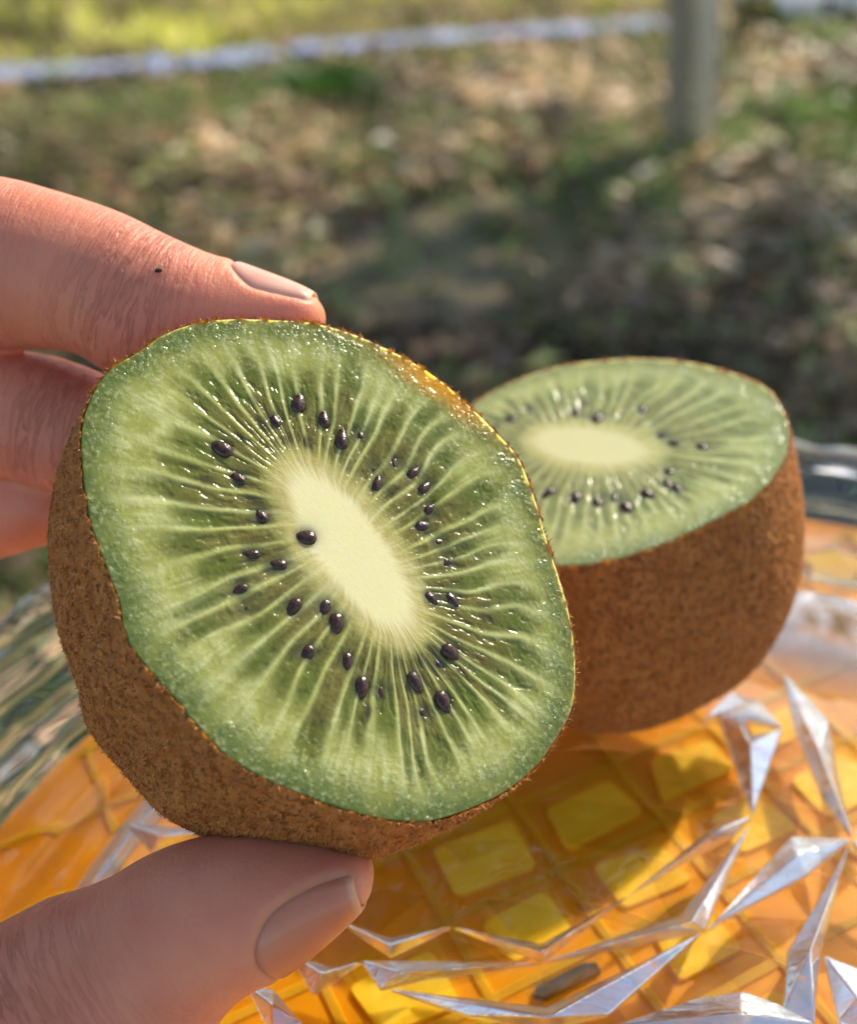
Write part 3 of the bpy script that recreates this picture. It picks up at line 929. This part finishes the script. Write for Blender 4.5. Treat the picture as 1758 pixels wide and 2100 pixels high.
    put('skin', me, M_SKIN, root)
    # fuzz: short hairs lying on the skin, standing up at the cut edge
    ii = (rs.random(hairs) ** 1.25 * (ns - 6)).astype(int); jj = rs.integers(0, k, hairs)
    ii[:hairs // 40] = 0
    p0 = SK[ii, jj]; pn = SK[np.minimum(ii + 1, ns - 1), jj]; pj = SK[ii, (jj + 1) % k]
    f1 = rs.random((hairs, 1)); f2 = rs.random((hairs, 1)) * (ii > 0)[:, None]
    ps = p0 + (pn - p0) * f2 + (pj - p0) * f1
    ta = pn - p0; ta /= np.linalg.norm(ta, axis=1)[:, None] + 1e-9
    tb = pj - p0; tb /= np.linalg.norm(tb, axis=1)[:, None] + 1e-9
    nm = np.cross(ta, tb); nm /= np.linalg.norm(nm, axis=1)[:, None] + 1e-9
    nm *= np.sign(((ps - cen - axis * L * .3) * nm).sum(1))[:, None]
    dirv = ta * (.8 + .5 * rs.random((hairs, 1))) + tb * rs.normal(0, .7, (hairs, 1)) + nm * (.25 + .7 * rs.random((hairs, 1)) ** 2)
    dirv[:hairs // 40] += nm[:hairs // 40] * .5 + n * .6 - ta[:hairs // 40] * .6
    dirv /= np.linalg.norm(dirv, axis=1)[:, None]
    side = np.cross(dirv, nm); side /= np.linalg.norm(side, axis=1)[:, None] + 1e-9
    ln = (.00026 + .00058 * rs.random((hairs, 1)) ** 1.7)
    wd = .000045 + .00004 * rs.random((hairs, 1))
    sag = rs.normal(0, .25, (hairs, 1)) * ln * side
    hv = np.stack([ps - side * wd, ps + side * wd, ps + dirv * ln + sag], 1).reshape(-1, 3)
    me = mesh_np('fuzz', hv, np.arange(len(hv)).reshape(-1, 3))
    tag(put('fuzz', me, M_FUZZ, root), kind='stuff')
    # seeds
    sm = seed_mesh()
    for j, (w, sc_) in enumerate(zip(SW, ss)):
        q0 = sp[j] - cc
        a0 = math.atan2(q0 @ cv / core_b, q0 @ cu / core_a)
        kpt = on_plane([cc + math.cos(a0) * core_a * .7 * cu + math.sin(a0) * core_b * .7 * cv], c, n)[0]
        rad = unit(w - kpt)
        rad = unit(rad + np.cross(n, rad) * rs.normal(0, .22) + n * rs.normal(0, .12))
        tn = unit(np.cross(n, rad)); nn = np.cross(rad, tn)
        o = bpy.data.objects.new('seed', sm); COL.objects.link(o); o.parent = root
        m = Matrix((( rad[0], tn[0], nn[0], 0), (rad[1], tn[1], nn[1], 0), (rad[2], tn[2], nn[2], 0), (0, 0, 0, 1)))
        lift = -.00032 if sc_ > 1 else (-.00060 if sc_ < .85 else -.00048)
        o.matrix_local = Matrix.Translation(Vector(w + n * lift - root_loc)) @ m @ Matrix.Diagonal((sc_ * .94, sc_ * (.70 + .28 * rs.random()), sc_ * .85, 1))
    tag(root, label, 'kiwi', 'halves of a cut kiwi')
    return cen, n, axis, body

KA_N = dir_world([.3, .35, .887]); KA_C = at(690, 1170, .125)
kiwi_a = build_kiwi('kiwi half held upright between fingers with its cut face towards the view', FACE_A, SEED_A, KA_C, KA_N, dir_world([-.55, -.6, -.58]), .034, 2.4, 0.0,
           (722, 1130), (.577, .816), 222, 75, 560, 430, 1000, 240, 40, 50, 45000, 11, rim_glow=(905, 775))
KB_N = np.array([-.15, -.2, 1.0]); KB_C = at(1265, 945, .178)
kiwi_b = build_kiwi('kiwi half resting on the crystal dish with its cut face up', FACE_B, SEED_B, KB_C, KB_N, np.array([.2, -.3, -1.0]), .0408, 3.0, .06,
           (1208, 914), (1, .12), 132, 40, 352, 210, 640, 130, 24, 50, 45000, 23, sky_sheen=.34)

# ------------------------------------------------------------------ hand
FWD = dir_world([0, 0, -1.0])

def station(top, bot, d, w):
    """cross-section whose upper and lower outline are seen at top / bot, at depth d, half thickness w"""
    a = at(top[0], top[1], d); b = at(bot[0], bot[1], d)
    return np.concatenate([(a + b) / 2, (a - b) / 2, [w]])

def tube_samples(st, sub=10):
    st = np.array(st); n = len(st)
    out = []
    for i in range(n - 1):
        a, b, c, d = st[max(i - 1, 0)], st[i], st[i + 1], st[min(i + 2, n - 1)]
        for k in range(sub):
            f = k / sub
            out.append(.5 * ((2 * b) + (c - a) * f + (2 * a - 5 * b + 4 * c - d) * f ** 2 + (3 * b - a - 3 * c + d) * f ** 3))
    out.append(st[-1])
    return np.array(out)

def ring_point(s, phi, grow=0.0):
    c, a, w = s[:3], s[3:6], s[6]
    la = np.linalg.norm(a)
    e = 2.15
    cp, sp_ = np.cos(phi), np.sin(phi)
    k = (np.abs(cp) ** e + np.abs(sp_) ** e) ** (-1 / e)
    return c + (a / la) * ((la * k + grow) * cp) + FWD * ((w * k + grow) * sp_)

def tube_mesh(S, nphi=28):
    V = [ring_point(s, 2 * math.pi * j / nphi) for s in S for j in range(nphi)]
    return np.array(V), grid_quads(len(S), nphi)

INDEX = [station((-710, 650), (-590, 960), .1528, .0105), station((-430, 400), (-330, 800), .1488, .0100),
         station((-200, 352), (-190, 730), .1458, .0098), station((0, 366), (-5, 716), .1443, .0094),
         station((130, 398), (140, 722), .1436, .0090), station((250, 438), (215, 762), .1431, .0087),
         station((350, 486), (300, 785), .1428, .0085), station((430, 521), (400, 785), .1426, .0083),
         station((520, 552), (490, 772), .1424, .0078), station((600, 582), (570, 745), .1422, .0067),
         station((640, 602), (622, 715), .1421, .0060), station((662, 628), (650, 690), .1421, .0042), station((670, 652), (668, 664), .1421, .0006)]
MIDDLE = [station((-800, 880), (-740, 1170), .158, .0105), station((-420, 690), (-400, 1040), .156, .0100),
          station((-180, 700), (-180, 1000), .1545, .0094), station((0, 716), (0, 985), .1530, .0090),
          station((100, 728), (70, 1000), .1522, .0088), station((200, 762), (140, 1020), .1512, .0084),
          station((270, 800), (210, 1020), .1510, .0074), station((310, 850), (262, 1000), .1510, .0055), station((325, 905), (310, 950), .1510, .0014)]
RING = [station((-815, 1150), (-775, 1420), .166, .0100), station((-430, 950), (-420, 1270), .164, .0096),
        station((-180, 930), (-170, 1200), .162, .0090), station((0, 930), (10, 1143), .1605, .0086),
        station((90, 940), (95, 1118), .1590, .0080), station((150, 970), (165, 1100), .1590, .0066), station((190, 1010), (200, 1070), .1590, .0030), station((206, 1036), (210, 1048), .1590, .0006)]
LITTLE = [station((-795, 1375), (-770, 1620), .172, .0088), station((-480, 1210), (-460, 1480), .170, .0084),
          station((-260, 1190), (-240, 1420), .168, .0078), station((-120, 1200), (-110, 1390), .166, .0070), station((-60, 1240), (-60, 1350), .165, .0045), station((-30, 1280), (-30, 1300), .165, .0008)]
THUMB = [station((-780, 1930), (-480, 2400), .1385, .0150), station((-330, 2010), (60, 2540), .1285, .0125), station((-150, 1965), (200, 2390), .1270, .0115),
         station((0, 1893), (320, 2275), .1260, .0107), station((80, 1852), (385, 2190), .1257, .0103), station((150, 1832), (425, 2135), .1255, .0101),
         station((215, 1806), (455, 2090), .1253, .0100), station((275, 1770), (485, 2052), .1251, .0099), station((350, 1738), (525, 2022), .1249, .0097),
         station((440, 1716), (575, 1995), .1248, .0094), station((530, 1704), (630, 1958), .1247, .0090), station((620, 1708), (685, 1912), .1246, .0082),
         station((690, 1728), (730, 1868), .1245, .0076), station((738, 1750), (757, 1836), .1245, .0060), station((764, 1780), (768, 1808), .1245, .0030)]
def ball(px, py, d, r):
    return np.concatenate([at(px, py, d), dir_world([0, 1, 0]) * r, [r]])
PALM = [
    [ball(-560, 740, .1525, .0100), ball(-700, 850, .1540, .0112), ball(-950, 1180, .157, .0135), ball(-1250, 1560, .158, .0150), ball(-1500, 1800, .158, .016)],
    [ball(-680, 1000, .1585, .0100), ball(-800, 1060, .160, .0112), ball(-1020, 1290, .162, .0135), ball(-1300, 1620, .162, .0150), ball(-1520, 1850, .160, .016)],
    [ball(-700, 1260, .1665, .0097), ball(-820, 1310, .168, .0108), ball(-1040, 1450, .168, .0130), ball(-1320, 1700, .166, .0145), ball(-1540, 1900, .162, .016)],
    [ball(-700, 1480, .1725, .0088), ball(-820, 1510, .173, .0100), ball(-1040, 1600, .172, .0125), ball(-1320, 1790, .168, .0140), ball(-1540, 1950, .164, .016)],
    [ball(-520, 2190, .1345, .0165), ball(-700, 2110, .139, .0170), ball(-960, 1970, .147, .0175), ball(-1250, 1830, .155, .0175), ball(-1520, 1850, .158, .017)],
    [ball(-700, 830, .1545, .0090), ball(-790, 1050, .161, .0098), ball(-820, 1300, .168, .0098), ball(-820, 1520, .173, .0090)],
    [ball(-900, 1750, .150, .0140), ball(-1000, 1500, .160, .0140), ball(-1300, 1700, .162, .0150)],
    [ball(-1400, 1800, .1585, .0190), ball(-1600, 1880, .160, .0205), ball(-1900, 1940, .161, .0215), ball(-2400, 2010, .164, .025), ball(-3600, 2120, .175, .031)],
]

def build_hand():
    tubes = [tube_samples(s) for s in (INDEX, MIDDLE, RING, LITTLE, THUMB)]
    fingers = list(tubes)
    tubes += [tube_samples(s, 12) for s in PALM]
    V, Q, base = [], [], 0
    bm = bmesh.new()
    for S in tubes:
        v, q = tube_mesh(S)
        vv = [bm.verts.new(p) for p in v]
        for f in q: bm.faces.new([vv[i] for i in f])
        bm.faces.new(vv[:28][::-1]); bm.faces.new(vv[-28:])
    bmesh.ops.recalc_face_normals(bm, faces=bm.faces)
    me = bpy.data.meshes.new('hand_raw'); bm.to_mesh(me); bm.free()
    o = bpy.data.objects.new('hand_raw', me); COL.objects.link(o)
    m = o.modifiers.new('r', 'REMESH'); m.mode = 'VOXEL'; m.voxel_size = .0005
    m = o.modifiers.new('s', 'SMOOTH'); m.factor = .5; m.iterations = 10
    dg = bpy.context.evaluated_depsgraph_get()
    me2 = bpy.data.meshes.new_from_object(o.evaluated_get(dg))
    bpy.data.objects.remove(o); bpy.data.meshes.remove(me)
    me2.name = 'hand'
    n = len(me2.vertices)
    co = np.empty(n * 3, np.float32); me2.vertices.foreach_get('co', co); co = co.reshape(-1, 3).astype(float)
    no = np.empty(n * 3, np.float32); me2.vertices.foreach_get('normal', no); no = no.reshape(-1, 3).astype(float)
    # coordinates along and round the fingers
    cs, ts, als, rads, ups, jnt = [], [], [], [], [], []
    joints = {0: [(-70, .0085), (300, .0080)], 1: [(-170, .008), (140, .006)], 2: [(-170, .008)], 3: [], 4: [(130, .012)]}
    for fi, S in enumerate(tubes):
        c = S[:, :3]; d = np.gradient(c, axis=0); ln = np.linalg.norm(d, axis=1)
        arc = np.concatenate([[0], np.cumsum(np.linalg.norm(np.diff(c, axis=0), axis=1))])
        cam_c = (c - CAMPOS) @ CW.T; px = 879 + FPX * cam_c[:, 0] / -cam_c[:, 2]
        j = np.zeros(len(c))
        for jx, jw in joints.get(fi, []):
            k = np.argmin(np.abs(px - jx)); j = np.maximum(j, np.exp(-((arc - arc[k]) / jw) ** 2))
        cs.append(c); ts.append(d / (ln[:, None] + 1e-9)); als.append(arc + fi * .37); ups.append(S[:, 3:6] / np.linalg.norm(S[:, 3:6], axis=1)[:, None]); jnt.append(j)
    cs = np.concatenate(cs); ts = np.concatenate(ts); als = np.concatenate(als); ups = np.concatenate(ups); jnt = np.concatenate(jnt)
    kd = kdtree.KDTree(len(cs))
    for i, c in enumerate(cs): kd.insert(c, i)
    kd.balance()
    along = np.zeros(n); rnd = np.zeros(n); jv = np.zeros(n)
    for i in range(n):
        hits = kd.find_n(co[i], 2)
        ws = 0; a = 0; jj = 0
        for (_, k, dist) in hits:
            w = 1 / (dist + 1e-5) ** 2; ws += w
            a += w * (als[k] + (co[i] - cs[k]) @ ts[k]); jj += w * jnt[k]
        k = hits[0][1]
        if abs(als[hits[0][1]] - als[hits[1][1]]) > .1:
            a = als[k] + (co[i] - cs[k]) @ ts[k]; jj = jnt[k]
        else:
            a /= ws; jj /= ws
        along[i] = a; jv[i] = jj
        dv = co[i] - cs[k]
        rnd[i] = math.atan2(dv @ FWD, dv @ ups[k])
    # nails
    def nail(S, u0, u1, p0, p1, taper, turn, side_drop, dive=.0007):
        NU, NP = 30, 22
        G = np.zeros((NU, NP, 3))
        idx = np.linspace(u0, u1, NU)
        for a in range(NU):
            f = idx[a]; i = min(int(f), len(S) - 2); s = S[i] * (1 - (f - i)) + S[i + 1] * (f - i)
            t = a / (NU - 1)
            pe = p1 + turn * t
            half = (pe - p0) / 2 * (1 - taper * (1 - min(1, t / .3)) ** 2); mid = (p0 + pe) / 2
            for b in range(NP):
                q = -1 + 2 * b / (NP - 1)
                grow = .00022 - side_drop * abs(q) ** 9 - dive * max(0, 1 - t / .08) ** 2
                G[a, b] = ring_point(s, mid + half * q, grow)
        return G
    iS = len(INDEX) - 1
    NI = (fingers[0], 75.5, 103, math.radians(-64), math.radians(66), .5, 0.0)
    NTH = (fingers[4], 91, 127.5, math.radians(-205), math.radians(-92), .35, math.radians(50))
    GI, GI0 = nail(*NI, .0013), nail(*NI, 0, 0)
    GT, GT0 = nail(*NTH, .0013), nail(*NTH, 0, 0)
    def straighten(G, k0, lift):
        # the free part of the plate runs on straight past the fingertip
        NU = G.shape[0]
        d = G[k0] - G[k0 - 6]; d /= np.linalg.norm(d, axis=1)[:, None]
        dm = d.mean(0)
        L = np.linalg.norm(G[k0:].mean(1)[1:] - G[k0:].mean(1)[:-1], axis=1).sum()
        for a in range(k0 + 1, NU):
            t = (a - k0) / (NU - 1 - k0)
            st_ = G[k0] + (d * .5 + dm * .5) * lift * t
            st_ = st_.mean(0) + (st_ - st_.mean(0)) * (1 - .16 * t ** 2)
            w = sstep(0, .25, t)
            G[a] = G[a] * (1 - w) + st_ * w
        return G
    GI, GI0 = (straighten(g, 24, .0010) for g in (GI, GI0))
    GT, GT0 = (straighten(g, 25, .0012) for g in (GT, GT0))
    touched = set()
    for G in (GI0, GT0):
        pts = G.reshape(-1, 3)
        k2 = kdtree.KDTree(len(pts))
        for i, p in enumerate(pts): k2.insert(p, i)
        k2.balance()
        na, nb = G.shape[:2]
        brd = np.concatenate([G[0], G[:, 0], G[:, -1]])
        brd = np.concatenate([brd[:-1] * (1 - f) + brd[1:] * f for f in (0, .33, .66)])
        ok = np.ones(len(brd), bool)
        k3 = kdtree.KDTree(len(brd))
        for i, p in enumerate(brd): k3.insert(p, i)
        k3.balance()
        lo, hi = pts.min(0) - .004, pts.max(0) + .004
        cand = np.where(((co > lo) & (co < hi)).all(1))[0]
        for i in cand:
            _, k, dist = k2.find(co[i])
            a, b = divmod(k, nb)
            db = k3.find(co[i])[2]
            inside = 0 < a and 0 < b < nb - 1
            if inside and a == na - 1: continue
            if inside:
                co[i] -= no[i] * .0007 * float(sstep(.0001, .0013, db))
            else:
                co[i] += no[i] * .0002 * math.exp(-((db - .0004) / .0010) ** 2)
        touched.update(int(i) for i in cand)
    eds = np.empty(len(me2.edges) * 2, np.int32); me2.edges.foreach_get('vertices', eds); eds = eds.reshape(-1, 2)
    mask = np.zeros(n, bool); mask[list(touched)] = True
    eds = eds[mask[eds].any(1)]
    for _ in range(4):                     # soften the folds round the plates
        acc = np.zeros((n, 3)); cnt = np.zeros(n)
        np.add.at(acc, eds[:, 0], co[eds[:, 1]]); np.add.at(acc, eds[:, 1], co[eds[:, 0]])
        np.add.at(cnt, eds[:, 0], 1); np.add.at(cnt, eds[:, 1], 1)
        mv = mask & (cnt > 0)
        co[mv] = co[mv] * .5 + .5 * acc[mv] / cnt[mv][:, None]
    me2.vertices.foreach_set('co', co.astype(np.float32).ravel()); me2.update()
    float_attr(me2, along, 'along'); float_attr(me2, rnd, 'round'); float_attr(me2, jv, 'joint')
    o = put('hand', me2, M_HAND)
    o['label'] = 'bare hand gripping the upright kiwi half between thumb and fingers'; o['category'] = 'hand'
    for G, nm in ((GI, 'fingernail'), (GT, 'fingernail')):
        a, b = G.shape[:2]
        top = G.reshape(-1, 3)
        du = np.gradient(G, axis=0).reshape(-1, 3); dv = np.gradient(G, axis=1).reshape(-1, 3)
        nn = np.cross(du, dv); nn /= np.linalg.norm(nn, axis=1)[:, None] + 1e-12
        cen = G.mean((0, 1))
        ax = fingers[0] if G is GI else fingers[4]
        near = ax[np.argmin(np.linalg.norm(ax[:, :3] - cen, axis=1)), :3]
        if (nn.mean(0) @ (cen - near)) < 0: nn = -nn
        bot = top - nn * .00042
        q = grid_quads(a, b, False)
        N = a * b
        rimi = list(range(b)) + [i * b + b - 1 for i in range(1, a)] + [(a - 1) * b + i for i in range(b - 2, -1, -1)] + [i * b for i in range(a - 2, 0, -1)]
        side = np.array([(rimi[i], rimi[(i + 1) % len(rimi)], rimi[(i + 1) % len(rimi)] + N, rimi[i] + N) for i in range(len(rimi))])
        me = mesh_np('fingernail', np.concatenate([top, bot]), np.concatenate([q, q[:, ::-1] + N, side]))
        bm = bmesh.new(); bm.from_mesh(me); bmesh.ops.recalc_face_normals(bm, faces=bm.faces); bm.to_mesh(me); bm.free()
        t = np.repeat(np.linspace(0, 1, a), b); 
        tb = np.tile(np.abs(np.linspace(-1, 1, b)), a)
        float_attr(me, np.tile(sstep(.88, .96, t + .05 * tb ** 2), 2), 'tip')
        put(nm, me, M_NAIL if G is GI else mat_nail(lin(210, 124, 92), lin(220, 140, 108), lin(228, 166, 126)), o)
    # a speck of dirt on the index finger
    return o, co, no

hand, hco, hno = build_hand()
def build_speck():
    cam_c = (hco - CAMPOS) @ CW.T
    px = 879 + FPX * cam_c[:, 0] / -cam_c[:, 2]; py = 1050 - FPX * cam_c[:, 1] / -cam_c[:, 2]
    dist = np.hypot(px - 323, py - 549)
    near = np.where(dist < 6)[0]
    k = near[np.argmin(-cam_c[near, 2])]
    bm = bmesh.new()
    bmesh.ops.create_icosphere(bm, subdivisions=2, radius=.00032)
    for v in bm.verts:
        v.co *= .7 + .6 * random.random(); v.co.x *= 1.6
    bmesh.ops.translate(bm, vec=Vector(hco[k]), verts=bm.verts)
    me = bpy.data.meshes.new('dirt_speck'); bm.to_mesh(me); bm.free()
    put('dirt_speck', me, mat_simple('dirt', (.015, .012, .012), (.04, .03, .03), 900, .8), hand)
build_speck()
